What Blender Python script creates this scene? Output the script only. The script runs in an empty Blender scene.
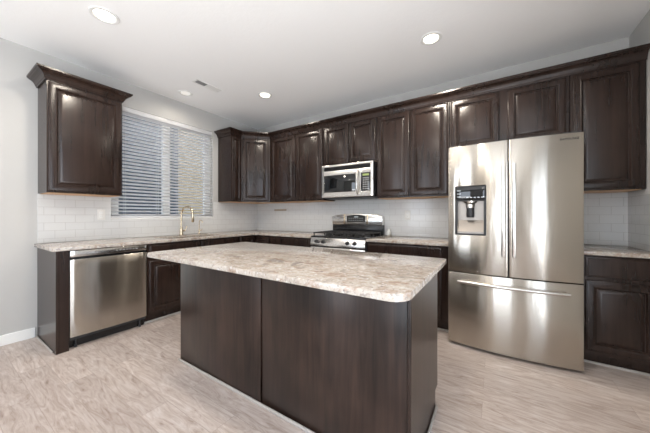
import bpy, bmesh, math, random
from mathutils import Matrix, Vector
random.seed(7)
PI = math.pi
SC = bpy.context.scene
COL = SC.collection

# ------------------------------------------------------------------ camera
F_PX, YAW, CAM, Y0 = 262.551, 0.573, (3.723, -3.441, 1.179), 214.712
cd = bpy.data.cameras.new('camera')
cd.sensor_fit = 'HORIZONTAL'; cd.sensor_width = 36.0
cd.lens = F_PX/650*36.0
cd.shift_y = -(216.5-Y0)/650
cd.clip_start = 0.02
cam = bpy.data.objects.new('camera', cd); COL.objects.link(cam)
cam.location = CAM; cam.rotation_euler = (PI/2, 0, YAW)
SC.camera = cam

# ------------------------------------------------------------------ view + world
SC.view_settings.view_transform = 'Standard'
SC.view_settings.look = 'None'
SC.view_settings.gamma = 1.0
SC.view_settings.use_curve_mapping = False
SC.view_settings.exposure = -0.50
w = bpy.data.worlds.new('daylight'); SC.world = w; w.use_nodes = True
bg = w.node_tree.nodes['Background']
bg.inputs[0].default_value = (0.72, 0.84, 1.0, 1); bg.inputs[1].default_value = 6.0

W, H, YR = 4.733, 2.768, -5.7          # room width, ceiling height, rear wall

def area(name, loc, rot, sx, sy, power, color):
    l = bpy.data.lights.new(name, 'AREA'); l.shape = 'RECTANGLE'; l.size = sx; l.size_y = sy
    l.energy = power; l.color = color
    o = bpy.data.objects.new(name, l); COL.objects.link(o); o.location = loc; o.rotation_euler = rot
    return o
# daylight: sky seen through the rear window and the side glass door, plus up-facing fill lamps added outside them to brighten the ceiling
DAY = (0.97, 0.985, 1.0)
area('daylight_rear_window', (1.60, YR-0.16, 1.25), (PI/2, 0, 0), .88, 2.06, 17, DAY)
area('daylight_rear_window', (3.75, YR-0.16, 1.25), (PI/2, 0, 0), .88, 2.06, 17, DAY)
area('daylight_glass_door', (W+0.16, -3.70, 1.10), (0, PI/2, 0), 2.14, 1.86, 13, DAY)
area('ceiling_fill_rear', (2.6, YR-1.6, -0.05), (PI, 0, 0), 5.0, 2.6, 1000, (1.0, .98, .95))
area('ceiling_fill_side', (W+1.5, -3.70, -0.05), (PI, 0, 0), 2.4, 3.4, 420, (1.0, .98, .95))
CAN = (1.0, 0.90, 0.77)
def can_light(x, y, power):
    l = bpy.data.lights.new('can_lamp', 'SPOT'); l.energy = power; l.color = CAN
    l.spot_size = math.radians(172); l.spot_blend = 0.6; l.shadow_soft_size = 0.06
    o = bpy.data.objects.new('can_lamp', l); COL.objects.link(o); o.location = (x, y, H-0.03)

# ------------------------------------------------------------------ materials
def mat(name, color, rough=.5, metal=0, coat=0, spec=.5, emit=None, es=0, trans=0, aniso=0):
    m = bpy.data.materials.new(name); m.use_nodes = True
    b = m.node_tree.nodes['Principled BSDF']
    b.inputs['Base Color'].default_value = (*color, 1)
    b.inputs['Roughness'].default_value = rough
    b.inputs['Metallic'].default_value = metal
    b.inputs['Coat Weight'].default_value = coat
    b.inputs['Coat Roughness'].default_value = .15
    b.inputs['Specular IOR Level'].default_value = spec
    b.inputs['Transmission Weight'].default_value = trans
    if emit: b.inputs['Emission Color'].default_value = (*emit, 1); b.inputs['Emission Strength'].default_value = es
    return m
class NT:
    def __init__(s, m): s.m = m; s.t = m.node_tree; s.b = s.t.nodes['Principled BSDF']
    def n(s, typ, **k):
        x = s.t.nodes.new(typ)
        for a, v in k.items():
            if a.startswith('i_'): x.inputs[a[2:].replace('_', ' ')].default_value = v
            else: setattr(x, a, v)
        return x
    def l(s, a, b): s.t.links.new(a, b)
    def coord(s, scale=(1, 1, 1), rot=(0, 0, 0), loc=(0, 0, 0)):
        c = s.n('ShaderNodeTexCoord'); mp = s.n('ShaderNodeMapping')
        mp.inputs['Scale'].default_value = scale; mp.inputs['Rotation'].default_value = rot; mp.inputs['Location'].default_value = loc
        s.l(c.outputs['Object'], mp.inputs['Vector']); return mp.outputs[0]
    def noise(s, vec, scale, detail=4, rough=.5, dist=0):
        x = s.n('ShaderNodeTexNoise'); x.inputs['Scale'].default_value = scale; x.inputs['Detail'].default_value = detail
        x.inputs['Roughness'].default_value = rough; x.inputs['Distortion'].default_value = dist
        s.l(vec, x.inputs['Vector']); return x.outputs['Fac']
    def ramp(s, fac, stops):
        r = s.n('ShaderNodeValToRGB'); e = r.color_ramp.elements
        while len(e) < len(stops): e.new(.5)
        for i, (p, c) in enumerate(stops): e[i].position = p; e[i].color = (*c, 1) if len(c) == 3 else c
        s.l(fac, r.inputs[0]); return r.outputs[0]
    def mix(s, fac, a, b, mode='MIX'):
        x = s.n('ShaderNodeMix', data_type='RGBA', blend_type=mode)
        for sock, v in ((0, fac), (6, a), (7, b)):
            if hasattr(v, 'links'): s.l(v, x.inputs[sock])
            else: x.inputs[sock].default_value = v if sock == 0 else (*v, 1)
        return x.outputs[2]
    def bump(s, h, strength, dist=.01):
        x = s.n('ShaderNodeBump'); x.inputs['Strength'].default_value = strength; x.inputs['Distance'].default_value = dist
        s.l(h, x.inputs['Height']); s.l(x.outputs[0], s.b.inputs['Normal']); return x

def wood_mat(name, c1, c2, rough=.3):
    m = mat(name, c1, rough, coat=.0, spec=.42); t = NT(m)
    v = t.coord((14, 14, .9)); n1 = t.noise(v, 2.2, 5, .6, .6)
    v2 = t.coord((1, 1, .6)); n2 = t.noise(v2, 3.5, 3, .5)
    mx = t.n('ShaderNodeMath', operation='ADD'); 
    a = t.n('ShaderNodeMath', operation='MULTIPLY'); a.inputs[1].default_value = .5; t.l(n1, a.inputs[0])
    b = t.n('ShaderNodeMath', operation='MULTIPLY'); b.inputs[1].default_value = .5; t.l(n2, b.inputs[0])
    t.l(a.outputs[0], mx.inputs[0]); t.l(b.outputs[0], mx.inputs[1])
    c = t.ramp(mx.outputs[0], [(.36, c1), (.62, c2)])
    t.l(c, t.b.inputs['Base Color'])
    t.bump(n1, .015, .003)
    return m
M = {}
M['espresso'] = wood_mat('espresso_wood', (.012, .0066, .0050), (.030, .0165, .0122), .26)
M['island'] = wood_mat('island_wood', (.007, .004, .003), (.042, .024, .018), .30)
M['toe'] = mat('toe_kick_dark', (.012, .010, .010), .5)
M['maple'] = mat('maple_underside', (.62, .38, .20), .5)

m = mat('wall_paint', (.51, .502, .486), .75); M['wall'] = m
t = NT(m); t.bump(t.noise(t.coord(), 90, 3), .08, .003)
m = mat('ceiling_paint', (.93, .93, .925), .85); M['ceil'] = m
t = NT(m); t.bump(t.noise(t.coord(), 28, 5, .6), .22, .006)
M['white'] = mat('white_trim_paint', (.82, .82, .80), .4)
M['shoe'] = mat('shoe_trim', (.44, .41, .385), .5)
M['slat'] = mat('blind_slat', (.92, .92, .93), .45)
t = NT(M['slat']); tr = t.n('ShaderNodeBsdfTranslucent'); tr.inputs[0].default_value = (.92, .92, .93, 1); ms = t.n('ShaderNodeMixShader'); ms.inputs[0].default_value = .30
out = t.t.nodes['Material Output']; t.l(t.b.outputs[0], ms.inputs[1]); t.l(tr.outputs[0], ms.inputs[2]); t.l(ms.outputs[0], out.inputs['Surface'])

def tile(name, axis):
    m = mat(name, (.80, .80, .79), .12, spec=.5); t = NT(m)
    c = t.n('ShaderNodeTexCoord'); sp = t.n('ShaderNodeSeparateXYZ'); cb = t.n('ShaderNodeCombineXYZ')
    t.l(c.outputs['Object'], sp.inputs[0]); t.l(sp.outputs[axis], cb.inputs[0]); t.l(sp.outputs[2], cb.inputs[1])
    b = t.n('ShaderNodeTexBrick'); b.offset = .5
    b.inputs['Scale'].default_value = 1; b.inputs['Brick Width'].default_value = .154; b.inputs['Row Height'].default_value = .0785
    b.inputs['Mortar Size'].default_value = .0022; b.inputs['Mortar Smooth'].default_value = .4
    b.inputs['Color1'].default_value = (.68, .68, .67, 1); b.inputs['Color2'].default_value = (.66, .66, .655, 1)
    b.inputs['Mortar'].default_value = (.54, .53, .515, 1)
    t.l(cb.outputs[0], b.inputs['Vector']); t.l(b.outputs['Color'], t.b.inputs['Base Color'])
    inv = t.n('ShaderNodeMath', operation='SUBTRACT'); inv.inputs[0].default_value = 1; t.l(b.outputs['Fac'], inv.inputs[1])
    t.bump(inv.outputs[0], .35, .004)
    return m
M['tile_y'] = tile('subway_tile_window_wall', 1); M['tile_x'] = tile('subway_tile_back_wall', 0)

# granite
m = mat('granite', (.7, .65, .6), .10, spec=.5); M['granite'] = m; t = NT(m)
v = t.coord()
big = t.noise(v, 5.5, 6, .62, 1.2)
base = t.ramp(big, [(.34, (.27, .24, .22)), (.44, (.42, .37, .32)), (.54, (.52, .475, .425)), (.66, (.40, .34, .29))])
rust = t.ramp(t.noise(t.coord((1, 2.2, 1)), 6.5, 7, .7, 1.8), [(.50, (0, 0, 0)), (.62, (1, 1, 1))])
base = t.mix(rust, base, t.mix(.6, base, (.26, .14, .08)))
f1 = t.ramp(t.noise(v, 62, 3, .6), [(.56, (0, 0, 0)), (.66, (1, 1, 1))])
base = t.mix(f1, base, (.30, .265, .24))
f2 = t.ramp(t.noise(t.coord((1, 1, 1), loc=(3, 5, 1)), 38, 4, .7), [(.62, (0, 0, 0)), (.70, (1, 1, 1))])
base = t.mix(f2, base, (.17, .15, .15))
f3 = t.ramp(t.noise(t.coord((1, 1, 1), loc=(9, 2, 4)), 45, 3, .6), [(.58, (0, 0, 0)), (.7, (1, 1, 1))])
base = t.mix(f3, base, (.62, .60, .575))
t.l(base, t.b.inputs['Base Color'])

# floor planks running along x
m = mat('plank_floor', (.5, .4, .35), .33, spec=.45); M['floor'] = m; t = NT(m)
v = t.coord(); br = t.n('ShaderNodeTexBrick'); br.offset = .37; br.offset_frequency = 2
br.inputs['Scale'].default_value = 1; br.inputs['Brick Width'].default_value = 1.22; br.inputs['Row Height'].default_value = .152
br.inputs['Mortar Size'].default_value = .0012; br.inputs['Mortar Smooth'].default_value = .2; br.inputs['Bias'].default_value = 0
br.inputs['Color1'].default_value = (0, 0, 0, 1); br.inputs['Color2'].default_value = (1, 1, 1, 1); br.inputs['Mortar'].default_value = (.3, .3, .3, 1)
t.l(v, br.inputs['Vector'])
sep = t.n('ShaderNodeSeparateColor'); t.l(br.outputs['Color'], sep.inputs[0])
off = t.n('ShaderNodeVectorMath', operation='SCALE'); off.inputs['Scale'].default_value = 7.3
cbv = t.n('ShaderNodeCombineXYZ'); t.l(sep.outputs[0], cbv.inputs[0]); t.l(sep.outputs[0], cbv.inputs[2]); t.l(cbv.outputs[0], off.inputs[0])
add = t.n('ShaderNodeVectorMath', operation='ADD'); t.l(t.coord((1.3, 7, 1)), add.inputs[0]); t.l(off.outputs[0], add.inputs[1])
g = t.noise(add.outputs[0], 3.2, 8, .68, 1.7)
gr = t.ramp(g, [(.27, (.24, .175, .145)), (.38, (.46, .375, .33)), (.52, (.58, .50, .455)), (.70, (.69, .63, .60))])
add2 = t.n('ShaderNodeVectorMath', operation='ADD'); t.l(t.coord((3, 40, 1)), add2.inputs[0]); t.l(off.outputs[0], add2.inputs[1])
fine = t.ramp(t.noise(add2.outputs[0], 3, 5, .6, .4), [(.36, (.80, .78, .76)), (.58, (1, 1, 1))])
c = t.mix(.45, gr, fine, 'MULTIPLY')
tone = t.ramp(sep.outputs[0], [(0, (.80, .785, .78)), (1, (1.0, 1.0, 1.0))])
c = t.mix(1, c, tone, 'MULTIPLY')
c = t.mix(br.outputs['Fac'], c, (.36, .29, .25))
t.l(c, t.b.inputs['Base Color']); t.bump(g, .06, .003)

# brushed stainless
def steel(name, col, rough, aniso, wob=.0, tan='X'):
    m = mat(name, col, rough, metal=1); t = NT(m)
    t.b.inputs['Anisotropic'].default_value = aniso
    t.b.inputs['Anisotropic Rotation'].default_value = .25
    tg = t.n('ShaderNodeTangent', direction_type='RADIAL', axis='Z'); t.l(tg.outputs[0], t.b.inputs['Tangent'])
    if wob:
        n = t.noise(t.coord((1, 1, .16)), 6.5, 2.5, .45); t.bump(n, wob, .02)
    return m
M['steel'] = steel('brushed_steel', (.49, .455, .405), .22, 1.0, .16)
M['steel_plain'] = mat('satin_steel', (.70, .68, .65), .22, metal=1)
M['steel_dim'] = mat('dim_steel', (.34, .31, .28), .4, metal=1)
M['nickel'] = mat('warm_nickel', (.66, .55, .40), .22, metal=1)
M['sink'] = mat('sink_steel', (.42, .30, .18), .45, metal=1)
M['black'] = mat('black_enamel', (.012, .012, .013), .22)
M['black_glass'] = mat('black_glass', (.008, .009, .010), .04, spec=.6)
M['iron'] = mat('cast_iron', (.018, .018, .018), .55)
M['dark'] = mat('dark_plastic', (.03, .03, .032), .4)
M['grey'] = mat('grey_plastic', (.33, .33, .33), .4)
M['fridge_side'] = mat('fridge_side_grey', (.16, .16, .16), .4)
M['lcd'] = mat('green_display', (.25, .30, .12), .3, emit=(.35, .45, .1), es=.4)
M['cyan'] = mat('button_marks', (.5, .55, .58), .4)
M['strip'] = mat('tan_strip', (.36, .29, .21), .35)
M['lens'] = mat('lit_lens', (1, 1, 1), .5, emit=(1, .90, .74), es=9)
M['lens_dim'] = mat('dim_lens', (.8, .8, .78), .4, emit=(1, .95, .85), es=.6)
m = mat('window_glass', (1, 1, 1), .0, trans=1); m.node_tree.nodes['Principled BSDF'].inputs['IOR'].default_value = 1.02
M['glass'] = m
M['stucco'] = mat('tan_stucco', (.20, .15, .085), .9)
M['siding'] = mat('slate_siding', (.016, .021, .030), .8)
t = NT(M['siding']); wv = t.n('ShaderNodeTexWave', wave_type='BANDS', bands_direction='Z', wave_profile='SAW'); wv.inputs['Scale'].default_value = 2.2
t.l(t.coord(), wv.inputs[0]); t.bump(wv.outputs['Fac'], .5, .02)
M['gravel'] = mat('side_yard_ground', (.25, .22, .19), .95)
M['outlet'] = mat('outlet_plastic', (.74, .73, .70), .35)
M['jar'] = mat('white_jar', (.78, .78, .74), .25)

# ------------------------------------------------------------------ mesh helpers
def bx(bm, x0, x1, y0, y1, z0, z1, bev=0, seg=2):
    r = bmesh.ops.create_cube(bm, size=1)
    vs = r['verts']
    for v_ in vs:
        v_.co = Vector(((x0+x1)/2+v_.co.x*(x1-x0), (y0+y1)/2+v_.co.y*(y1-y0), (z0+z1)/2+v_.co.z*(z1-z0)))
    if bev:
        es = {e for v_ in vs for e in v_.link_edges}
        bmesh.ops.bevel(bm, geom=list(es), offset=bev, segments=seg, affect='EDGES', profile=.5)
def box(x0, x1, y0, y1, z0, z1, bev=0, seg=2):
    bm = bmesh.new(); bx(bm, x0, x1, y0, y1, z0, z1, bev, seg); return bm
def prism(bm, pts, a0, a1, axis='z'):
    """polygon pts extruded along axis; pts in the other two coordinates in xyz order"""
    def P(p, a):
        return {'z': (p[0], p[1], a), 'y': (p[0], a, p[1]), 'x': (a, p[0], p[1])}[axis]
    A = [bm.verts.new(P(p, a0)) for p in pts]; B = [bm.verts.new(P(p, a1)) for p in pts]
    n = len(pts)
    bm.faces.new(A); bm.faces.new(B[::-1])
    for i in range(n): bm.faces.new((A[i], B[i], B[(i+1) % n], A[(i+1) % n]))
def bevel_sharp(bm, off, seg=2, ang=60):
    bmesh.ops.recalc_face_normals(bm, faces=bm.faces)
    es = [e for e in bm.edges if len(e.link_faces) == 2 and e.calc_face_angle(0) > math.radians(ang)]
    bmesh.ops.bevel(bm, geom=es, offset=off, segments=seg, affect='EDGES', profile=.5)
def grid_slab(bm, us, vs, front, back, skip=None, mapf=None):
    """slab on a grid; front(u) and back give depth; skip(uc,vc) leaves a hole"""
    F, B = {}, {}
    def gv(D, i, j, d):
        if (i, j) not in D: D[i, j] = bm.verts.new(mapf(us[i], vs[j], d))
        return D[i, j]
    cells = {(i, j) for i in range(len(us)-1) for j in range(len(vs)-1)
             if not (skip and skip((us[i]+us[i+1])/2, (vs[j]+vs[j+1])/2))}
    f = lambda i, j: gv(F, i, j, front(us[i])); b = lambda i, j: gv(B, i, j, back)
    for (i, j) in cells:
        bm.faces.new((f(i, j), f(i+1, j), f(i+1, j+1), f(i, j+1)))
        bm.faces.new((b(i, j), b(i, j+1), b(i+1, j+1), b(i+1, j)))
        for (di, dj, e) in ((-1, 0, ((i, j), (i, j+1))), (1, 0, ((i+1, j), (i+1, j+1))), (0, -1, ((i, j), (i+1, j))), (0, 1, ((i, j+1), (i+1, j+1)))):
            if (i+di, j+dj) not in cells:
                (p, q) = e; bm.faces.new((f(*p), f(*q), b(*q), b(*p)))
    bmesh.ops.recalc_face_normals(bm, faces=bm.faces)
def tube(bm, pts, r, n=12, cap=True):
    pts = [Vector(p) for p in pts]; R = r if isinstance(r, (list, tuple)) else [r]*len(pts)
    rings = []; up = None
    for i, p in enumerate(pts):
        d = (pts[min(i+1, len(pts)-1)]-pts[max(i-1, 0)]).normalized()
        if up is None:
            up = Vector((0, 0, 1)) if abs(d.z) < .9 else Vector((1, 0, 0))
        a = (up-d*up.dot(d)).normalized(); up = a; b_ = d.cross(a)
        rings.append([bm.verts.new(p+(a*math.cos(k*2*PI/n)+b_*math.sin(k*2*PI/n))*R[i]) for k in range(n)])
    for A, B in zip(rings, rings[1:]):
        for k in range(n): bm.faces.new((A[k], A[(k+1) % n], B[(k+1) % n], B[k]))
    if cap: bm.faces.new(rings[0][::-1]); bm.faces.new(rings[-1])
def lathe(bm, prof, c=(0, 0, 0), n=24, axis='z'):
    rings = []
    for (r, h) in prof:
        ring = []
        for k in range(n):
            a = 2*PI*k/n; x, y = r*math.cos(a), r*math.sin(a)
            q = {'z': (x, y, h), 'y': (x, -h, y), 'x': (h, x, y)}[axis]
            ring.append(bm.verts.new((c[0]+q[0], c[1]+q[1], c[2]+q[2])))
        rings.append(ring)
    for A, B in zip(rings, rings[1:]):
        for k in range(n): bm.faces.new((A[k], A[(k+1) % n], B[(k+1) % n], B[k]))
    bm.faces.new(rings[0][::-1]); bm.faces.new(rings[-1])
    bmesh.ops.recalc_face_normals(bm, faces=bm.faces)
def obj(name, bm, m, parent=None, smooth=True, label=None):
    bmesh.ops.recalc_face_normals(bm, faces=bm.faces)
    me = bpy.data.meshes.new(name); bm.to_mesh(me); bm.free()
    me.materials.append(m)
    if smooth:
        for p in me.polygons: p.use_smooth = True
        me.set_sharp_from_angle(angle=math.radians(32))
    o = bpy.data.objects.new(name, me); COL.objects.link(o)
    if parent: o.parent = parent
    if label: o['label'] = label
    return o
def thing(name, label, cat, loc=(0, 0, 0), rotz=0, group=None):
    o = bpy.data.objects.new(name, None); COL.objects.link(o)
    o.location = loc; o.rotation_euler = (0, 0, rotz); o['label'] = label; o['category'] = cat
    o.empty_display_size = .05
    if group: o['group'] = group
    return o
def tag(o, label, cat, group=None):
    o['label'] = label; o['category'] = cat
    if group: o['group'] = group
    return o
def struct(name, bm, m, parent=None, smooth=False):
    o = obj(name, bm, m, parent, smooth)
    if not parent: o['kind'] = 'structure'
    return o

# ------------------------------------------------------------------ room shell
T = .14
WY0, WY1, WZ0, WZ1 = -2.235, -.923, 1.128, 2.478        # kitchen window opening
bm = bmesh.new()
bx(bm, -T, 0, YR-T, WY0, 0, H); bx(bm, -T, 0, WY0, WY1, 0, WZ0); bx(bm, -T, 0, WY0, WY1, WZ1, H); bx(bm, -T, 0, WY1, T, 0, H)
wall_left = struct('wall_left', bm, M['wall'])
wall_back = struct('wall_back', box(0, W, 0, T, 0, H), M['wall'])
GY0, GY1, GZ1 = -4.65, -2.75, 2.20                        # glass door beside the camera
bm = bmesh.new(); bx(bm, W, W+T, YR-T, GY0, 0, H); bx(bm, W, W+T, GY0, GY1, GZ1, H); bx(bm, W, W+T, GY1, T, 0, H)
wall_right = struct('wall_right', bm, M['wall'])
bm = bmesh.new()
bx(bm, 0, 1.15, YR-T, YR, 0, H); bx(bm, 2.05, 3.3, YR-T, YR, 0, H); bx(bm, 4.2, W, YR-T, YR, 0, H)
for xa in (1.15, 3.3): bx(bm, xa, xa+.9, YR-T, YR, 0, .2); bx(bm, xa, xa+.9, YR-T, YR, 2.32, H)
struct('wall_rear', bm, M['wall'])
struct('floor', box(-T, W+T, YR-T, T, -.1, 0), M['floor'])
# ceiling with round holes is not needed: cans are shallow trims below it
struct('ceiling', box(-T, W+T, YR-T, T, H, H+.1), M['ceil'])
# tiles on the walls
CT, UB = .900, 1.380
bm = bmesh.new()
bx(bm, 0, .008, -2.815, WY0, CT+.001, UB); bx(bm, 0, .008, WY0, WY1, CT+.001, WZ0); bx(bm, 0, .008, WY1, -.009, CT+.001, UB)
obj('backsplash_tile', bm, M['tile_y'], wall_left, False)
bm = bmesh.new(); bx(bm, .009, 3.34, -.008, 0, CT+.001, UB); bx(bm, 3.34, W-.009, -.008, 0, CT+.001, UB)
obj('backsplash_tile', bm, M['tile_x'], wall_back, False)
obj('backsplash_tile', box(W-.008, W, -.66, 0, CT+.001, UB), M['tile_y'], wall_right, False)
# baseboards
def baseboard(name, x0, x1, y0, y1):
    struct(name, box(x0, x1, y0, y1, 0, .095, .004), M['white'])
baseboard('baseboard_left', .0, .014, YR, -2.831)
baseboard('baseboard_right', W-.014, W, GY1+.01, -.66)
# kitchen window
win = thing('window_1', 'white framed sliding window', 'window'); del win['label'], win['category']; win['kind'] = 'structure'
bm = bmesh.new()
fx0, fx1 = -.110, -.066
bx(bm, fx0, fx1, WY0, WY0+.10, WZ0, WZ1, .004); bx(bm, fx0, fx1, WY1-.105, WY1, WZ0, WZ1, .004)
bx(bm, fx0, fx1, WY0, WY1, WZ0, WZ0+.06, .004); bx(bm, fx0, fx1, WY0, WY1, WZ1-.07, WZ1, .004)
bx(bm, fx0+.003, fx1+.008, -1.637, -1.545, WZ0+.03, WZ1-.03, .004)
obj('window_frame', bm, M['white'], win)
obj('pane', box(-.098, -.094, WY0+.09, -1.60, WZ0+.05, WZ1-.06), M['glass'], win, False)
obj('pane', box(-.098, -.094, -1.58, WY1-.09, WZ0+.05, WZ1-.06), M['glass'], win, False)
bm = bmesh.new(); bx(bm, -.085, .0, WY0+.001, WY1-.001, WZ0+.0005, WZ0+.012)
obj('window_sill', bm, M['white'], win)
# windows of the living area behind (seen only as reflections)
def rear_window(name, horiz, a0, a1, z0, z1, bars, xo=0):
    e = thing(name, '', ''); del e['label'], e['category']; e['kind'] = 'structure'
    bm = bmesh.new()
    def b(p0, p1, q0, q1):
        if horiz: bx(bm, p0, p1, YR-.09, YR-.04, q0, q1)
        else: bx(bm, xo-.09, xo-.04, p0, p1, q0, q1)
    b(a0, a0+.06, z0, z1); b(a1-.06, a1, z0, z1); b(a0, a1, z0, z0+.06); b(a0, a1, z1-.06, z1)
    for k in bars: b(k-.03, k+.03, z0, z1)
    obj('window_frame', bm, M['white'], e)
rear_window('window_2', True, 1.15, 2.05, .2, 2.32, [])
rear_window('window_3', True, 3.3, 4.2, .2, 2.32, [])
rear_window('door_1', False, GY0, GY1, 0, GZ1, [-3.70], W+.13)

# ------------------------------------------------------------------ cabinets
def door_bm(wd, ht, th=.019, fr=.055):
    """raised panel door, x 0..wd, z 0..ht, back at y=0, front at y=-th"""
    bm = bmesh.new()
    prof = [(0, 0), (0, th-.008), (.003, th-.005), (.009, th-.0035), (.011, th-.001), (.014, th), (fr-.012, th), (fr-.008, th+.0025), (fr-.002, th+.0015), (fr+.005, th-.010),
            (fr+.009, th-.011), (fr+.032, th-.001), (fr+.036, th)]
    rings = []
    for (i, d) in prof:
        rings.append([bm.verts.new(p) for p in ((i, -d, i), (wd-i, -d, i), (wd-i, -d, ht-i), (i, -d, ht-i))])
    for A, B in zip(rings, rings[1:]):
        for k in range(4): bm.faces.new((A[k], A[(k+1) % 4], B[(k+1) % 4], B[k]))
    bm.faces.new(rings[-1]); bm.faces.new(rings[0][::-1])
    return bm
def slab_front_bm(wd, ht, th=.019):
    bm = bmesh.new()
    prof = [(0, 0), (0, th-.008), (.003, th-.005), (.010, th-.004), (.015, th), (.02, th)]
    rings = []
    for (i, d) in prof:
        rings.append([bm.verts.new(p) for p in ((i, -d, i), (wd-i, -d, i), (wd-i, -d, ht-i), (i, -d, ht-i))])
    for A, B in zip(rings, rings[1:]):
        for k in range(4): bm.faces.new((A[k], A[(k+1) % 4], B[(k+1) % 4], B[k]))
    bm.faces.new(rings[-1]); bm.faces.new(rings[0][::-1])
    return bm
def put(name, bm, m, parent, x, y, z, rz=0, label=None):
    for v_ in bm.verts:
        c, s = math.cos(rz), math.sin(rz)
        v_.co = Vector((x+v_.co.x*c-v_.co.y*s, y+v_.co.x*s+v_.co.y*c, z+v_.co.z))
    return obj(name, bm, m, parent, label=label)
UD, UT = .330, 2.420
def upper(name, label, loc, rz, wd, doors, z0=UB, z1=UT, d=UD, fr=.055, gap=.0008):
    t_ = thing(name, label, 'cabinet', loc, rz)
    obj('body', box(gap, wd-gap, -d, -.010, z0+.004, z1, .0012, 1), M['espresso'], t_)
    obj('underside', box(.018, wd-.018, -d+.018, -.012, z0-.0005, z0+.0035), M['maple'], t_, False, label='natural maple underside')
    for (a, b, c, e) in doors:
        put('door', door_bm(b-a, e-c, fr=fr), M['espresso'], t_, a, -d-.001, c)
    return t_
def base(name, label, loc, rz, wd, doors=(), drawers=(), d=.608, shoe=True, hollow=False):
    t_ = thing(name, label, 'cabinet', loc, rz)
    bm = bmesh.new()
    prism(bm, [(-.010, .0), (-.010, .868), (-d, .868), (-d, .10), (-d+.07, .10), (-d+.07, 0)], .0008, wd-.0008, 'x')
    if hollow:
        bm.free(); bm = bmesh.new(); pf = [(-.010, .0), (-.010, .868), (-d, .868), (-d, .10), (-d+.07, .10), (-d+.07, 0)]
        prism(bm, pf, .0008, .018, 'x'); prism(bm, pf, wd-.018, wd-.0008, 'x')
        bx(bm, .018, wd-.018, -d+.018, -.022, .10, .118); bx(bm, .018, wd-.018, -.022, -.010, .10, .868)
        bx(bm, .018, wd-.018, -d, -d+.018, .10, .868); bx(bm, .018, wd-.018, -d+.07, -d+.085, 0, .10)
    obj('body', bm, M['espresso'], t_, False)
    if shoe:
        obj('shoe_molding', box(.001, wd-.001, -d+.053, -d+.069, 0, .019, .005), M['shoe'], t_, label='pale shoe molding')
    for (a, b, c, e) in doors: put('door', door_bm(b-a, e-c), M['espresso'], t_, a, -d-.001, c)
    for (a, b, c, e) in drawers: put('drawer_front', slab_front_bm(b-a, e-c), M['espresso'], t_, a, -d-.001, c)
    return t_

# crown profile: (outward, z)
CP = [(0, 2.400), (.010, 2.400), (.012, 2.412), (.017, 2.418), (.020, 2.428), (.028, 2.444), (.042, 2.458), (.058, 2.466), (.062, 2.472), (.068, 2.474), (.072, 2.480), (.072, 2.494), (0, 2.494)]
def crown_bm(path):
    bm = bmesh.new(); rings = []
    P = [Vector(p) for p in path]
    for i, p in enumerate(P):
        def nrm(a, b):
            d = (b-a).normalized(); return Vector((d.y, -d.x))
        if i == 0: n = nrm(P[0], P[1])
        elif i == len(P)-1: n = nrm(P[-2], P[-1])
        else:
            n1, n2 = nrm(P[i-1], p), nrm(p, P[i+1]); n = (n1+n2); n = n/(n.dot(n1))
        rings.append([bm.verts.new((p.x+n.x*o, p.y+n.y*o, z)) for (o, z) in CP])
    m_ = len(CP)
    for A, B in zip(rings, rings[1:]):
        for k in range(m_): bm.faces.new((A[k], A[(k+1) % m_], B[(k+1) % m_], B[k]))
    bm.faces.new(rings[0]); bm.faces.new(rings[-1][::-1])
    return bm
R90 = PI/2
D0, D1 = 1.400, 2.388        # door bottom / top on wall cabinets
# cabinet left of the window (local x -> +y)
t_ = upper('wall_cabinet', 'single-door dark espresso wall cabinet left of the window blinds, standing alone', (0, -2.814, 0), R90, .574, [(.012, .562, D0, D1)])
obj('crown', crown_bm([(.0-.0005, -.01), (-.0005, -UD-.0005), (.5745, -UD-.0005), (.5745, -.01)]), M['espresso'], t_, False)
# the corner run
upper('wall_cabinet', 'very narrow espresso wall cabinet just right of the window, next to the angled corner one', (0, -.840, 0), R90, .189, [(.012, .180, D0, D1)], fr=.040)
# diagonal corner cabinet
CD = .65
t_ = thing('corner_wall_cabinet', 'angled espresso wall cabinet set diagonally across the corner of the room', 'cabinet')
foot = [(.010, -.010), (.010, -CD), (UD, -CD), (CD, -UD), (CD, -.010)]
bm = bmesh.new(); prism(bm, foot, UB+.004, UT); obj('body', bm, M['espresso'], t_, False)
bm = bmesh.new(); prism(bm, [(.02, -.02), (.02, -CD+.01), (UD-.02, -CD+.01), (CD-.01, -UD+.02), (CD-.01, -.02)], UB-.0005, UB+.0035)
obj('underside', bm, M['maple'], t_, False, label='natural maple underside')
dl = (CD-UD)*math.sqrt(2)
s2 = math.sqrt(.5)
put('door', door_bm(dl-.050, D1-D0), M['espresso'], t_, UD+.025*s2+.0015*s2, -CD+.025*s2-.0015*s2, D0, PI/4)
upper('wall_cabinet', 'espresso wall cabinet with two tall doors between the corner cabinet and the microwave', (.651, 0, 0), 0, 1.043,
      [(.030, .522, D0, D1), (.540, 1.028, D0, D1)])
upper('wall_cabinet', 'short espresso wall cabinet with two small doors directly above the microwave', (1.696, 0, 0), 0, .789,
      [(.018, .395, 1.872, D1), (.412, .770, 1.872, D1)], z0=1.855)
upper('wall_cabinet', 'espresso wall cabinet with two tall doors between the microwave and the refrigerator', (2.487, 0, 0), 0, .829,
      [(.012, .400, D0, D1), (.412, .812, D0, D1)])
upper('wall_cabinet', 'short espresso wall cabinet with two square doors above the refrigerator', (3.318, 0, 0), 0, .962,
      [(.014, .446, 1.872, D1), (.514, .937, 1.872, D1)], z0=1.850)
upper('wall_cabinet', 'tall single-door espresso wall cabinet right of the refrigerator, against the side wall', (4.282, 0, 0), 0, .446,
      [(.020, .412, D0, D1)])
e = .0005
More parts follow.
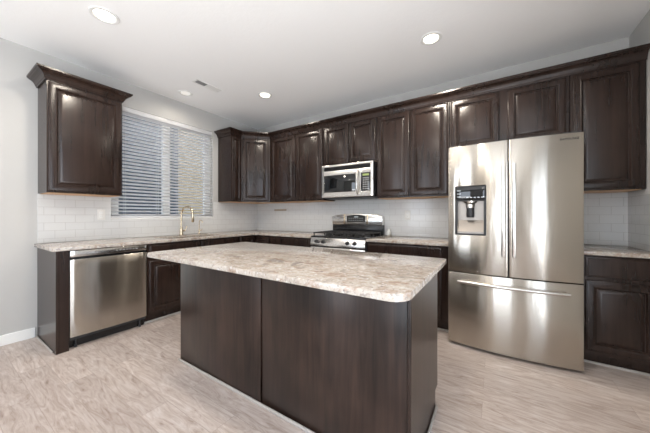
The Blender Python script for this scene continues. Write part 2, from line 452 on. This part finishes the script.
cr = obj('crown_molding', crown_bm([(.012, -.840-e), (UD+e, -.840-e), (UD+e, -CD-e*.4), (CD+e*.4, -UD-e), (W-.003, -UD-e)]), M['espresso'], None, False)
tag(cr, 'long dark crown molding running over the wall cabinets from window to side wall', 'crown molding')

# base cabinets, window wall
t_ = thing('end_panel', 'dark wooden end panel closing the counter run left of the dishwasher', 'cabinet panel')
obj('panel', box(.002, .632, -2.815, -2.796, 0, .868, .001, 1), M['espresso'], t_)
obj('filler', box(.560, .629, -2.795, -2.732, 0, .868, .001, 1), M['espresso'], t_)
obj('shoe_molding', box(.02, .56, -2.829, -2.816, 0, .014, .004), M['shoe'], t_, label='pale shoe molding')
base('sink_base_cabinet', 'espresso base cabinet below the kitchen sink, right of the dishwasher', (0, -2.118, 0), R90, 1.190,
     [(.020, .580, .13, .680), (.612, 1.170, .13, .680)], [(.020, .580, .704, .852), (.612, 1.170, .704, .852)], hollow=True)
# corner base cabinet (L shaped)
t_ = thing('corner_base_cabinet', 'espresso corner base cabinet with inward folding doors under the corner of the counter', 'cabinet')
bm = bmesh.new(); prism(bm, [(.010, -.010), (.010, -.926), (.608, -.926), (.608, -.608), (.926, -.608), (.926, -.010)], .10, .868)
obj('body', bm, M['espresso'], t_, False)
bm = bmesh.new(); prism(bm, [(.03, -.03), (.03, -.926), (.538, -.926), (.538, -.538), (.926, -.538), (.926, -.03)], 0, .10)
obj('toe_kick', bm, M['toe'], t_, False)
put('door', door_bm(.27, .72), M['espresso'], t_, .609, -.905, .13, R90)
put('door', door_bm(.27, .72), M['espresso'], t_, .632, -.609, .13)
base('base_cabinet', 'espresso base cabinet with wide drawer between the corner and the gas range', (.928, 0, 0), 0, .760,
     [(.015, .375, .13, .680), (.385, .745, .13, .680)], [(.015, .745, .704, .852)])
base('base_cabinet', 'espresso base cabinet with wide drawer between the gas range and the refrigerator', (2.480, 0, 0), 0, .862,
     [(.020, .405, .13, .680), (.415, .800, .13, .680)], [(.020, .800, .704, .852)])
base('base_cabinet', 'nearly black base cabinet with one drawer and door right of the refrigerator', (4.288, 0, 0), 0, .441,
     [(.032, .405, .13, .672), ], [(.032, .405, .700, .856)])

# ------------------------------------------------------------------ countertops
def countertop(name, label, xs, ys, skip=None, bev=.004):
    bm = bmesh.new()
    grid_slab(bm, xs, ys, lambda u: CT, CT-.031, skip, lambda u, v_, d: (u, v_, d))
    bevel_sharp(bm, bev, 2, 70)
    return tag(obj(name, bm, M['granite']), label, 'countertop')
SX0, SX1, KY0, KY1 = .170, .545, -1.865, -1.125
CF = .648
def skipL(x, y):
    if x > CF and y < -CF: return True
    return SX0 < x < SX1 and KY0 < y < KY1
countertop('countertop', 'speckled granite countertop in an L under the window and into the corner, with sink cutout',
           [.0085, SX0, SX1, CF, 1.688], [-2.838, KY0, KY1, -CF, -.0085], skipL)
countertop('countertop', 'speckled granite countertop piece between the gas range and the refrigerator', [2.482, 3.342], [-CF, -.0085])
countertop('countertop', 'short granite countertop piece right of the refrigerator by the side wall', [4.286, W-.0085], [-CF, -.0085])

# sink
t_ = thing('kitchen_sink', 'undermount metal double-bowl sink set in the counter below the window', 'sink')
def bowl(y0, y1):
    bm = bmesh.new(); xs = (SX0-.012, SX1+.012)
    zt, zb = CT-.032, CT-.22
    o = [(xs[0], y0), (xs[1], y0), (xs[1], y1), (xs[0], y1)]
    i_ = [(xs[0]+.008, y0+.008), (xs[1]-.008, y0+.008), (xs[1]-.008, y1-.008), (xs[0]+.008, y1-.008)]
    k_ = [(xs[0]+.03, y0+.03), (xs[1]-.03, y0+.03), (xs[1]-.03, y1-.03), (xs[0]+.03, y1-.03)]
    R_ = [[bm.verts.new((*p, z)) for p in L_] for L_, z in ((o, zb-.01), (o, zt), (i_, zt), (i_, zb+.03), (k_, zb))]
    for A, B in zip(R_, R_[1:]):
        for q in range(4): bm.faces.new((A[q], A[(q+1) % 4], B[(q+1) % 4], B[q]))
    bm.faces.new(R_[-1]); bm.faces.new(R_[0][::-1]); return bm
ym = (KY0+KY1)/2
obj('bowl', bowl(KY0-.012, ym-.004), M['sink'], t_, False); obj('bowl', bowl(ym+.004, KY1+.012), M['sink'], t_, False)
for yy in ((KY0+ym)/2, (KY1+ym)/2):
    bm = bmesh.new(); lathe(bm, [(.0, CT-.2195), (.042, CT-.2195), (.045, CT-.217), (.03, CT-.217), (.028, CT-.2185), (0.001, CT-.2185)], ((SX0+SX1)/2, yy, 0)); obj('drain', bm, M['steel_plain'], t_)

# faucets
fx, fy = .100, -1.475
t_ = thing('kitchen_faucet', 'tall warm metal gooseneck faucet with pull-down spray behind the sink', 'faucet', (fx, fy, CT))
bm = bmesh.new(); lathe(bm, [(.027, 0), (.027, .006), (.022, .012), (.020, .05), (.0185, .10), (.014, .118)]); obj('faucet_base', bm, M['nickel'], t_)
pts = [(0, 0, .11), (0, 0, .29)]
for k in range(1, 13):
    a = PI-PI*k/12*1.02; pts.append((.115+.115*math.cos(a), 0.03*k/12, .285+.105*math.sin(a)))
bm = bmesh.new(); tube(bm, pts, .0115, 14); obj('spout', bm, M['nickel'], t_)
ex, ey, ez = pts[-1]
bm = bmesh.new(); tube(bm, [(ex, ey, ez+.005), (ex-.002, ey, ez-.02), (ex-.004, ey, ez-.09), (ex-.005, ey, ez-.10)], [.013, .015, .018, .013], 16); obj('spray_head', bm, M['nickel'], t_)
bm = bmesh.new(); tube(bm, [(0, .015, .055), (0, .05, .058)], .011, 12); tube(bm, [(0, .046, .055), (.012, .060, .09), (.02, .066, .125)], [.009, .007, .006], 10); obj('lever', bm, M['nickel'], t_)
t_ = thing('filter_faucet', 'slim second tap right of the gooseneck faucet, with small side lever', 'faucet', (.100, -1.215, CT))
bm = bmesh.new(); lathe(bm, [(.020, 0), (.020, .006), (.012, .012), (.010, .06), (.008, .07)]); obj('faucet_base', bm, M['nickel'], t_)
pts = [(0, 0, .065), (0, 0, .165)]
for k in range(1, 9):
    a = PI-PI*k/8; pts.append((.04+.04*math.cos(a), 0, .165+.035*math.sin(a)))
bm = bmesh.new(); tube(bm, pts, .0055, 10); obj('spout', bm, M['nickel'], t_)
bm = bmesh.new(); tube(bm, [(0, .008, .045), (.005, .035, .055), (.008, .042, .075)], [.007, .006, .005], 10); obj('lever', bm, M['nickel'], t_)

# ------------------------------------------------------------------ dishwasher
y0, y1 = -2.728, -2.124
t_ = thing('dishwasher', 'stainless dishwasher with pocket handle under the left end of the counter', 'dishwasher', (0, y0, 0), R90)
wd = y1-y0
obj('tub', box(.004, wd-.004, -.600, -.03, .075, .866), M['dark'], t_, False)
us = [.003+(wd-.006)*k/16 for k in range(17)]
def dwf(u): return .622+.010*(1-((u-wd/2)/(wd/2))**2)
bm = bmesh.new(); grid_slab(bm, us, [.105, .3, .5, .7, .785], dwf, .602, None, lambda u, v_, d: (u, -d, v_)); bevel_sharp(bm, .003); obj('door', bm, M['steel'], t_)
bm = bmesh.new(); grid_slab(bm, us, [.807, .862], lambda u: dwf(u)+.004, .602, None, lambda u, v_, d: (u, -d, v_)); bevel_sharp(bm, .003)
cp = obj('control_panel', bm, M['steel_plain'], t_)
for k in range(5): obj('button', box(.06+.03*k, .074+.03*k, -.6365, -.628, .832, .837), M['grey'], cp, False)
for k in range(7): obj('button', box(.33+.028*k, .345+.028*k, -.6375, -.628, .831, .838), M['grey'], cp, False)
obj('pocket_handle', box(.006, wd-.006, -.612, -.6005, .785, .807), M['black'], t_, False)
obj('kick_plate', box(.004, wd-.004, -.560, -.545, .0, .102), M['black'], t_, False)
for xx in (.05, wd-.05):
    bm = bmesh.new(); lathe(bm, [(.012, 0), (.012, .02), (.006, .022), (.006, .078)], (xx, -.580, 0), 12); obj('foot', bm, M['dark'], t_)

# ------------------------------------------------------------------ gas range
x0, x1 = 1.696, 2.474
t_ = thing('gas_range', 'stainless gas range with black cooktop and four front knobs against the back wall', 'stove', (x0, 0, 0)); wd = x1-x0
obj('body', box(0, wd, -.615, -.012, .03, .880), M['black'], t_, False)
bm = bmesh.new()
prism(bm, [(-.615, .775), (-.665, .785), (-.640, .885), (-.615, .885)], .002, wd-.002, 'x'); bevel_sharp(bm, .004, 2, 20)
cpn = obj('control_panel', bm, M['steel_plain'], t_)
for kx in (.100, .200, .548, .645):
    bm = bmesh.new(); lathe(bm, [(.024, 0), (.024, .006), (.019, .010), (.017, .030), (.014, .034), (.0, .034)], (kx, -.652, .836), 20, 'y')
    bx(bm, kx-.004, kx+.004, -.692, -.684, .822, .850, .001)
    obj('knob', bm, M['dark'], t_)
bm = bmesh.new(); bx(bm, .0, wd, -.640, -.075, .8805, .905, .006)
ck = obj('cooktop', bm, M['black'], t_)
for (bx_, by_, br_) in ((.18, -.48, .045), (.18, -.22, .035), (.39, -.35, .05), (.60, -.48, .035), (.60, -.22, .045)):
    bm = bmesh.new(); lathe(bm, [(br_+.015, .905), (br_+.012, .912), (br_, .915), (br_, .925), (br_-.006, .930), (.0, .930)], (bx_, by_, 0), 20); obj('burner', bm, M['iron'], t_)
def grate(a, b):
    bm = bmesh.new(); z = .945; r = .006
    for yy in (-.610, -.35, -.105): bx(bm, a, b, yy-r, yy+r, z-r, z+r, .002)
    for xx in (a+r, (a+b)/2, b-r): bx(bm, xx-r, xx+r, -.610, -.105, z-r, z+r, .002)
    for yy in (-.48, -.225):
        bx(bm, a+.03, b-.03, yy-r, yy+r, z-r, z+r+.003, .002)
    for xx in (a+r, b-r):
        for yy in (-.603, -.35, -.111): bx(bm, xx-r, xx+r, yy-r, yy+r, .9055, z)
    return bm
for (a, b) in ((.020, .262), (.268, .510), (.516, .758)): obj('grate', grate(a, b), M['iron'], t_)
# backguard
bm = bmesh.new(); bx(bm, .0, wd, -.085, -.012, .905, 1.040, .004)
bx(bm, .05, wd-.05, -.092, -.085, .945, 1.005, .003)
obj('backguard_base', bm, M['black'], t_)
bm = bmesh.new(); n = 20
top = [(wd*k/n, 1.158+.034*(1-abs(2*k/n-1)**3.0)) for k in range(n+1)]
prism(bm, [(0, 1.038)]+top+[(wd, 1.038)], -.098, -.012, 'y'); bevel_sharp(bm, .006, 2, 40)
obj('backguard', bm, M['steel_plain'], t_)
bm = bmesh.new(); n = 10
top = [(.245+.288*k/n, 1.160+.020*(1-abs(2*k/n-1)**2)) for k in range(n+1)]
prism(bm, [(.245, 1.075)]+top+[(.533, 1.075)], -.1015, -.0985, 'y'); bgp = obj('clock_panel', bm, M['black_glass'], t_, False)
for r_ in range(2):
    for k in range(7): obj('button', box(.275+.034*k, .290+.034*k, -.103, -.1012, 1.095+.03*r_, 1.103+.03*r_), M['grey'], bgp, False)
bm = bmesh.new(); bx(bm, .365, .425, -.1032, -.1012, 1.140, 1.158); obj('clock_display', bm, M['cyan'], bgp, False)
for xx in (.205, .560):
    obj('trim_strip', box(xx-.010, xx+.010, -.104, -.0985, 1.045, 1.183, .003), M['nickel'], t_, label='warm coloured vertical trim strip')
od = obj('oven_door', box(.004, wd-.004, -.652, -.616, .200, .768, .006), M['steel_plain'], t_)
obj('oven_window', box(.12, wd-.12, -.6545, -.6515, .33, .62, .001), M['black_glass'], od, False)
bm = bmesh.new(); tube(bm, [(.05, -.700, .725), (wd-.05, -.700, .725)], .012, 14)
for xx in (.08, wd-.08): tube(bm, [(xx, -.651, .725), (xx, -.700, .725)], .009, 10)
obj('oven_handle', bm, M['steel_plain'], od)
obj('warming_drawer', box(.004, wd-.004, -.650, -.616, .045, .192, .005), M['steel_plain'], t_)
for xx in (.05, wd-.05):
    for yy in (-.57, -.06):
        bm = bmesh.new(); lathe(bm, [(.015, 0), (.015, .03)], (xx, yy, 0), 12); obj('foot', bm, M['dark'], t_)

# ------------------------------------------------------------------ microwave
x0, x1 = 1.716, 2.472
t_ = thing('microwave', 'stainless over-the-range microwave hung between the wall cabinets above the range', 'microwave', (x0, 0, 1.408)); wd = x1-x0; hh = .440
obj('housing', box(0, wd, -.385, -.012, 0, hh, .003), M['black'], t_)
# front with openings
us = [0, .035, .515, .590, .718, wd]; vs = [.004, .070, .300, .360, .412, hh]
def mskip(u, v_): return (.035 < u < .515 and .070 < v_ < .300) or (.590 < u < .718 and .070 < v_ < .300) or (.035 < u < .718 and .360 < v_ < .412)
bm = bmesh.new(); grid_slab(bm, us, vs, lambda u: .412, .386, mskip, lambda u, v_, d: (u, -d, v_)); bevel_sharp(bm, .002)
obj('front_panel', bm, M['steel_plain'], t_)
obj('door_window', box(.037, .513, -.408, -.3865, .072, .298, .002), M['black_glass'], t_)
kp = obj('control_panel', box(.592, .716, -.410, -.3865, .072, .298, .002), M['black_glass'], t_)
obj('display', box(.615, .700, -.4115, -.4098, .262, .286), M['lcd'], kp, False, label='small green display')
for r_ in range(6):
    for k in range(3): obj('button', box(.617+.030*k, .638+.030*k, -.4115, -.4098, .092+.027*r_, .104+.027*r_), M['grey'], kp, False)
bm = bmesh.new(); bx(bm, .037, .716, -.400, -.3865, .361, .411)
for k in range(6): bx(bm, .037, .716, -.409, -.399, .363+.008*k, .366+.008*k)
obj('vent_grille', bm, M['black'], t_)
bm = bmesh.new(); tube(bm, [(.552, -.412, .035), (.552, -.440, .055), (.552, -.455, .12), (.552, -.458, .185), (.552, -.455, .25), (.552, -.440, .315), (.552, -.412, .335)], .011, 14)
obj('handle', bm, M['steel_plain'], t_)
bm = bmesh.new(); bx(bm, .03, wd-.03, -.37, -.05, -.012, -.0005, .003); obj('grease_filter', bm, M['dark'], t_)

# ------------------------------------------------------------------ refrigerator
x0, x1 = 3.366, 4.276
t_ = thing('refrigerator', 'large stainless french-door refrigerator with water dispenser and bottom freezer drawer', 'refrigerator', (x0, 0, 0)); wd = x1-x0
obj('cabinet', box(.008, wd-.008, -.725, -.055, .030, 1.775, .004), M['fridge_side'], t_)
def ff(u): return .790+.045*(1-((u-wd/2)/(wd/2))**2)
SPL = .452; FZ = .662
def lin(a, b, n): return [a+(b-a)*k/n for k in range(n+1)]
DX0, DX1, DZ0, DZ1 = .058, .298, 1.000, 1.432
us = lin(0, DX0, 3)+lin(DX0, DX1, 9)[1:]+lin(DX1, SPL-.003, 6)[1:]
vs = [FZ+.008, DZ0, DZ1, 1.790]
mp = lambda u, v_, d: (u, -d, v_)
bm = bmesh.new(); grid_slab(bm, us, vs, ff, .730, lambda u, v_: DX0 < u < DX1 and DZ0 < v_ < DZ1, mp); bevel_sharp(bm, .004, 2, 60)
d1 = obj('door', bm, M['steel'], t_, label='left door with the water dispenser')
bm = bmesh.new(); grid_slab(bm, lin(SPL+.003, wd, 18), [FZ+.008, 1.790], ff, .730, None, mp); bevel_sharp(bm, .004, 2, 60)
d2 = obj('door', bm, M['steel'], t_, label='right door with brand lettering')
bm = bmesh.new(); grid_slab(bm, lin(0, wd, 30), [.026, FZ], ff, .730, None, mp); bevel_sharp(bm, .004, 2, 60)
fz = obj('freezer_drawer', bm, M['steel'], t_)
def vhandle(u, par):
    yf = ff(u); bm = bmesh.new()
    z0, z1 = .835, 1.590
    bx(bm, u-.0135, u+.0135, -yf-.058, -yf-.034, z0, z1, .006, 3)
    for zz in (z0+.035, z1-.035): bx(bm, u-.010, u+.010, -yf-.040, -yf+.004, zz-.016, zz+.016, .004)
    obj('handle', bm, M['steel_plain'], par)
vhandle(SPL-.034, d1); vhandle(SPL+.036, d2)
bm = bmesh.new(); zc = .590
pts = []
for k in range(17):
    u = .085+(wd-.17)*k/16; pts.append((u, -ff(u)-.045-.006*(1-(2*k/16-1)**2), zc))
tube(bm, pts, .0135, 14)
for u in (.115, wd-.115): bx(bm, u-.014, u+.014, -ff(u)-.045, -ff(u)+.004, zc-.010, zc+.010, .003)
obj('freezer_handle', bm, M['steel_plain'], fz)
# dispenser
dsp = obj('dispenser_cavity', (lambda bm: (grid_slab(bm, [DX0+.003, DX0+.018, DX1-.018, DX1-.003], [DZ0+.003, DZ0+.012, 1.300, 1.307], lambda u: ff(u)-.002, .745,
       lambda u, v_: DX0+.018 < u < DX1-.018 and DZ0+.012 < v_ < 1.300, mp), bm)[1])(bmesh.new()), M['dark'], d1, False)
obj('dispenser_back', box(DX0+.004, DX1-.004, -.748, -.7445, DZ0+.004, 1.305), M['steel_dim'], d1, False)
bm = bmesh.new()
prism(bm, [(-.80, DZ0+.013), (-.80, DZ0+.030), (-.7485, DZ0+.13), (-.7485, DZ0+.013)], DX0+.019, DX1-.019, 'x'); obj('drip_tray', bm, M['steel_dim'], d1, False)
bm = bmesh.new(); grid_slab(bm, lin(DX0+.003, DX1-.003, 8), [1.312, DZ1-.004], lambda u: ff(u)+.001, .745, None, mp); bevel_sharp(bm, .002)
dc = obj('dispenser_controls', bm, M['black_glass'], d1)
for r_ in range(3): obj('button', box(.075, .108, -ff(.09)-.003, -ff(.09)+.002, 1.335+.027*r_, 1.341+.027*r_), M['cyan'], dc, False)
for k in range(5): obj('button', box(.150+.028*k, .166+.028*k, -ff(.15+.028*k)-.004, -ff(.2)+.01, 1.325, 1.334), M['cyan'], dc, False)
bm = bmesh.new(); cxd = (DX0+DX1)/2
lathe(bm, [(.055, 1.299), (.052, 1.285), (.036, 1.270), (.034, 1.240), (.0, 1.240)], (cxd, -.792, 0), 20); obj('nozzle_housing', bm, M['steel_plain'], d1)
bm = bmesh.new(); lathe(bm, [(.030, 1.239), (.032, 1.17), (.028, 1.155), (.0, 1.155)], (cxd, -.788, 0), 20); obj('dispenser_lever', bm, M['dark'], d1)
obj('toe_grille', box(.02, wd-.02, -.728, -.700, .0, .024), M['dark'], t_, False)
for u in (.06, wd-.06):
    bm = bmesh.new(); prism(bm, [(-.780, 1.7915), (-.7265, 1.7915), (-.7265, 1.776), (-.66, 1.776), (-.66, 1.798), (-.70, 1.804), (-.77, 1.804)], u-.05, u+.05, 'x')
    obj('hinge_cover', bm, M['dark'], t_, False)
# lettering
tc = bpy.data.curves.new('lettering', 'FONT'); tc.body = 'SAMSUNG'; tc.size = .022; tc.extrude = .0006; tc.align_x = 'CENTER'; tc.align_y = 'CENTER'; tc.space_character = 1.15
to = bpy.data.objects.new('lettering_curve', tc); COL.objects.link(to)
bpy.context.view_layer.update()
me = bpy.data.meshes.new_from_object(to.evaluated_get(bpy.context.evaluated_depsgraph_get()))
bpy.data.objects.remove(to, do_unlink=True)
me.materials.clear(); me.materials.append(M['dark'])
lo = bpy.data.objects.new('lettering', me); COL.objects.link(lo); lo.parent = d2
ul = .828; lo.location = (ul, -ff(ul)-.001, 1.747); lo.rotation_euler = (PI/2, 0, math.atan(.045*2*(ul-wd/2)/(wd/2)**2))

# ------------------------------------------------------------------ island
IX0, IX1, IY0, IY1 = 1.590, 3.418, -2.285, -1.650
t_ = thing('kitchen_island', 'dark wooden kitchen island base with plain panelled front in the middle of the floor', 'kitchen island')
bm = bmesh.new()
prism(bm, [(IY0+.014, .0), (IY1-.07, .0), (IY1-.07, .10), (IY1-.020, .10), (IY1-.020, .868), (IY0+.014, .868)], IX0+.02, IX1-.02, 'x')
obj('carcass', bm, M['island'], t_, False)
obj('back_panel', box(IX0, 2.505, IY0-.005, IY0+.013, .0, .868, .0015), M['island'], t_)
obj('back_panel', box(2.513, IX1-.014, IY0, IY0+.013, .0, .868, .0015), M['island'], t_)
obj('corner_trim', box(IX1-.013, IX1+.003, IY0-.004, IY0+.016, .0, .868, .003), M['island'], t_)
for xa, xb in ((IX0, IX0+.019), (IX1-.019, IX1)):
    bm = bmesh.new(); prism(bm, [(IY0+.017, .0), (IY1-.07, .0), (IY1-.07, .10), (IY1, .10), (IY1, .868), (IY0+.017, .868)], xa, xb, 'x')
    obj('side_panel', bm, M['island'], t_, False)
for a, b in ((.02, .60), (.62, 1.20), (1.22, 1.80)):
    put('door', door_bm(b-a, .55), M['espresso'], t_, IX0+b, IY1-.019, .13, PI)
    put('drawer_front', slab_front_bm(b-a, .15), M['espresso'], t_, IX0+b, IY1-.019, .70, PI)
bm = bmesh.new(); bx(bm, IX0-.014, IX1+.016, IY0-.020, IY0-.005, 0, .019, .006, 3); bx(bm, IX1+.004, IX1+.016, IY0-.005, IY1-.08, 0, .019, .005); bx(bm, IX0-.014, IX0-.001, IY0-.005, IY1-.08, 0, .019, .005)
obj('shoe_molding', bm, M['shoe'], t_, label='pale shoe molding along the foot')
def rrect(x0, x1, y0, y1, rs, n=8):
    pts = []
    for (cx_, cy_, a0, r) in ((x0+rs[0], y0+rs[0], PI, rs[0]), (x1-rs[1], y0+rs[1], 1.5*PI, rs[1]), (x1-rs[2], y1-rs[2], 0, rs[2]), (x0+rs[3], y1-rs[3], .5*PI, rs[3])):
        for k in range(n+1):
            a = a0+k*PI/2/n; pts.append((cx_+r*math.cos(a), cy_+r*math.sin(a)))
    return pts
bm = bmesh.new(); prism(bm, rrect(1.556, 3.470, -2.536, -1.615, (.05, .075, .03, .03)), CT-.031, CT); bevel_sharp(bm, .004, 2, 70)
tag(obj('island_countertop', bm, M['granite']), 'big speckled granite slab with rounded corners on top of the island', 'countertop')

# ------------------------------------------------------------------ window blind
t_ = thing('window_blind', 'white horizontal slat blind hanging open in the window above the sink', 'blind', (-.035, 0, 0))
by0, by1 = WY0+.008, WY1-.008
bm = bmesh.new(); bx(bm, -.028, .030, by0, by1, WZ1-.058, WZ1-.002, .003); obj('headrail', bm, M['slat'], t_)
bm = bmesh.new(); th = math.radians(18)
zt, zb, N = WZ1-.080, WZ0+.050, 30
zs = [zt-(zt-zb)*k/(N-1) for k in range(N)]
for z in zs:
    prof = []
    for k in range(7):
        s = -1+2*k/6; a = s*.025; c = .003*(1-s*s)
        prof.append((a*math.cos(th)-c*math.sin(th), z+a*math.sin(th)+c*math.cos(th)))
    prof2 = [(p[0]+.0026*math.sin(th), p[1]-.0026*math.cos(th)) for p in prof][::-1]
    prism(bm, prof+prof2, by0, by1, 'y')
obj('slats', bm, M['slat'], t_, True)
obj('bottom_rail', box(-.026, .026, by0, by1, WZ0+.014, WZ0+.034, .003), M['slat'], t_)
for yy in (by0+.14, -1.72, -1.46, by1-.14):
    for xx in (-.027, .027): obj('ladder_cord', box(xx-.0008, xx+.0008, yy-.001, yy+.001, WZ0+.03, WZ1-.05), M['slat'], t_, False)
bm = bmesh.new(); tube(bm, [(.036, by1-.06, WZ1-.06), (.038, by1-.06, 1.60)], .0015, 6); lathe(bm, [(.002, 1.60), (.007, 1.57), (.006, 1.56), (0.001, 1.56)], (.038, by1-.06, 0), 10)
obj('pull_cord', bm, M['slat'], t_)

# ------------------------------------------------------------------ wall bits
def outlet(name, label, loc, rz, w_=.072, h_=.116):
    t_ = thing(name, label, 'outlet', loc, rz, None)
    pl = obj('cover_plate', box(-w_/2, w_/2, -.0055, -.0003, -h_/2, h_/2, .002), M['outlet'], t_)
    for dz in (-.020, .020):
        so = obj('socket', box(-.017, .017, -.0070, -.0050, dz-.014, dz+.014, .0008), M['white'], t_)
        for dx in (-.006, .006): obj('slot', box(dx-.001, dx+.001, -.0074, -.0068, dz-.002, dz+.007), M['dark'], so, False)
outlet('wall_outlet', 'white outlet plate on the tile between dishwasher counter and lone wall cabinet', (.0083, -2.325, 1.180), R90)
outlet('wall_outlet', 'white outlet plate on the back tile between the range and the refrigerator', (2.780, -.0083, 1.175), 0)
bm = bmesh.new(); bx(bm, .445, .725, -.022, -.009, 1.246, 1.276, .003)
tag(obj('wall_strip', bm, M['strip']), 'small tan horizontal strip fixed to the tile under the two-door cabinet near the corner', 'wall fixture')
bm = bmesh.new(); lathe(bm, [(.020, 0), (.027, .006), (.030, .03), (.028, .05), (.018, .065), (.016, .075), (.018, .078), (.018, .090), (.0, .092)], (2.545, -.060, CT+.0004), 24)
tag(obj('small_jar', bm, M['jar']), 'tiny white rounded jar on the counter beside the range backguard', 'jar')

# ------------------------------------------------------------------ ceiling
def can(x, y, lit, label, r=.092):
    t_ = thing('recessed_light', label, 'ceiling light', (x, y, H))
    bm = bmesh.new(); n = 32
    prof = [(r, -.0003), (r, -.004), (r-.004, -.007), (r-.020, -.008), (r-.026, -.006), (r-.030, -.0012), (r-.030, -.0003)]
    rings = [[bm.verts.new((q*math.cos(2*PI*k/n), q*math.sin(2*PI*k/n), z)) for k in range(n)] for q, z in prof]
    for i in range(len(rings)):
        A, B = rings[i], rings[(i+1) % len(rings)]
        for k in range(n): bm.faces.new((A[k], A[(k+1) % n], B[(k+1) % n], B[k]))
    obj('trim_ring', bm, M['white'], t_)
    bm = bmesh.new(); lathe(bm, [(.001, -.0004), (r-.031, -.0004), (r-.031, -.0025), (r-.036, -.004), (.001, -.005)], n=32)
    obj('lens', bm, M['lens'] if lit else M['lens_dim'], t_)
can(1.110, -2.635, True, 'big lit recessed ceiling light nearest the top left, over the island end', .098)
can(.334, -1.548, False, 'dim recessed ceiling light close to the window wall, beside the vent', .086)
can(1.164, -.944, True, 'lit recessed ceiling light in front of the corner cabinets')
can(3.243, -.933, True, 'lit recessed ceiling light in front of the refrigerator')
can_light(1.110, -2.635, 60); can_light(.334, -1.548, 10); can_light(1.164, -.944, 40); can_light(3.243, -.933, 100)
for (x_, y_) in ((3.243, -2.635), (1.11, -4.4), (3.243, -4.4)): can_light(x_, y_, 50)   # unseen lamps: near one assumed from the can spacing, rear ones added for brightness
t_ = thing('ceiling_vent', 'white rectangular ceiling air vent with grey louvers near the window wall', 'vent', (.752, -1.505, H))
bm = bmesh.new(); n = 0
us, vs = [-.055, -.040, .040, .055], [-.165, -.150, .150, .165]
grid_slab(bm, us, vs, lambda u: -.006, -.0003, lambda u, v_: abs(u) < .04 and abs(v_) < .15, lambda u, v_, d: (u, v_, d)); obj('vent_frame', bm, M['white'], t_, False)
obj('damper_plate', box(-.039, .039, -.019, .149, -.0045, -.0008), M['white'], t_, False)
obj('duct_opening', box(-.039, .039, -.149, -.020, -.0008, -.0003), M['dark'], t_, False)
for k in range(8):
    yy = -.140+.016*k; obj('louver', box(-.0395, .0395, yy-.0035, yy+.0035, -.0050, -.0012), M['grey'], t_, False)

# ------------------------------------------------------------------ outside the kitchen window
t_ = thing('neighbor_house', 'neighbouring house with slate siding and tan wall seen between the blind slats', 'house', (-3.2, 0, 0))
bm = bmesh.new(); bx(bm, -.4, 0, -6, -.05, -.4, 5.2); obj('siding_wall', bm, M['siding'], t_, False)
bm = bmesh.new(); bx(bm, -.4, .08, .18, 5, -.4, 5.2); obj('stucco_wall', bm, M['stucco'], t_, False)
bm = bmesh.new(); bx(bm, -.4, .10, -.05, .18, -.4, 5.2); obj('downpipe_trim', bm, M['siding'], t_, False)
gd = struct('ground', box(-9, -T, -9, 6, -.5, -.4), M['gravel'])
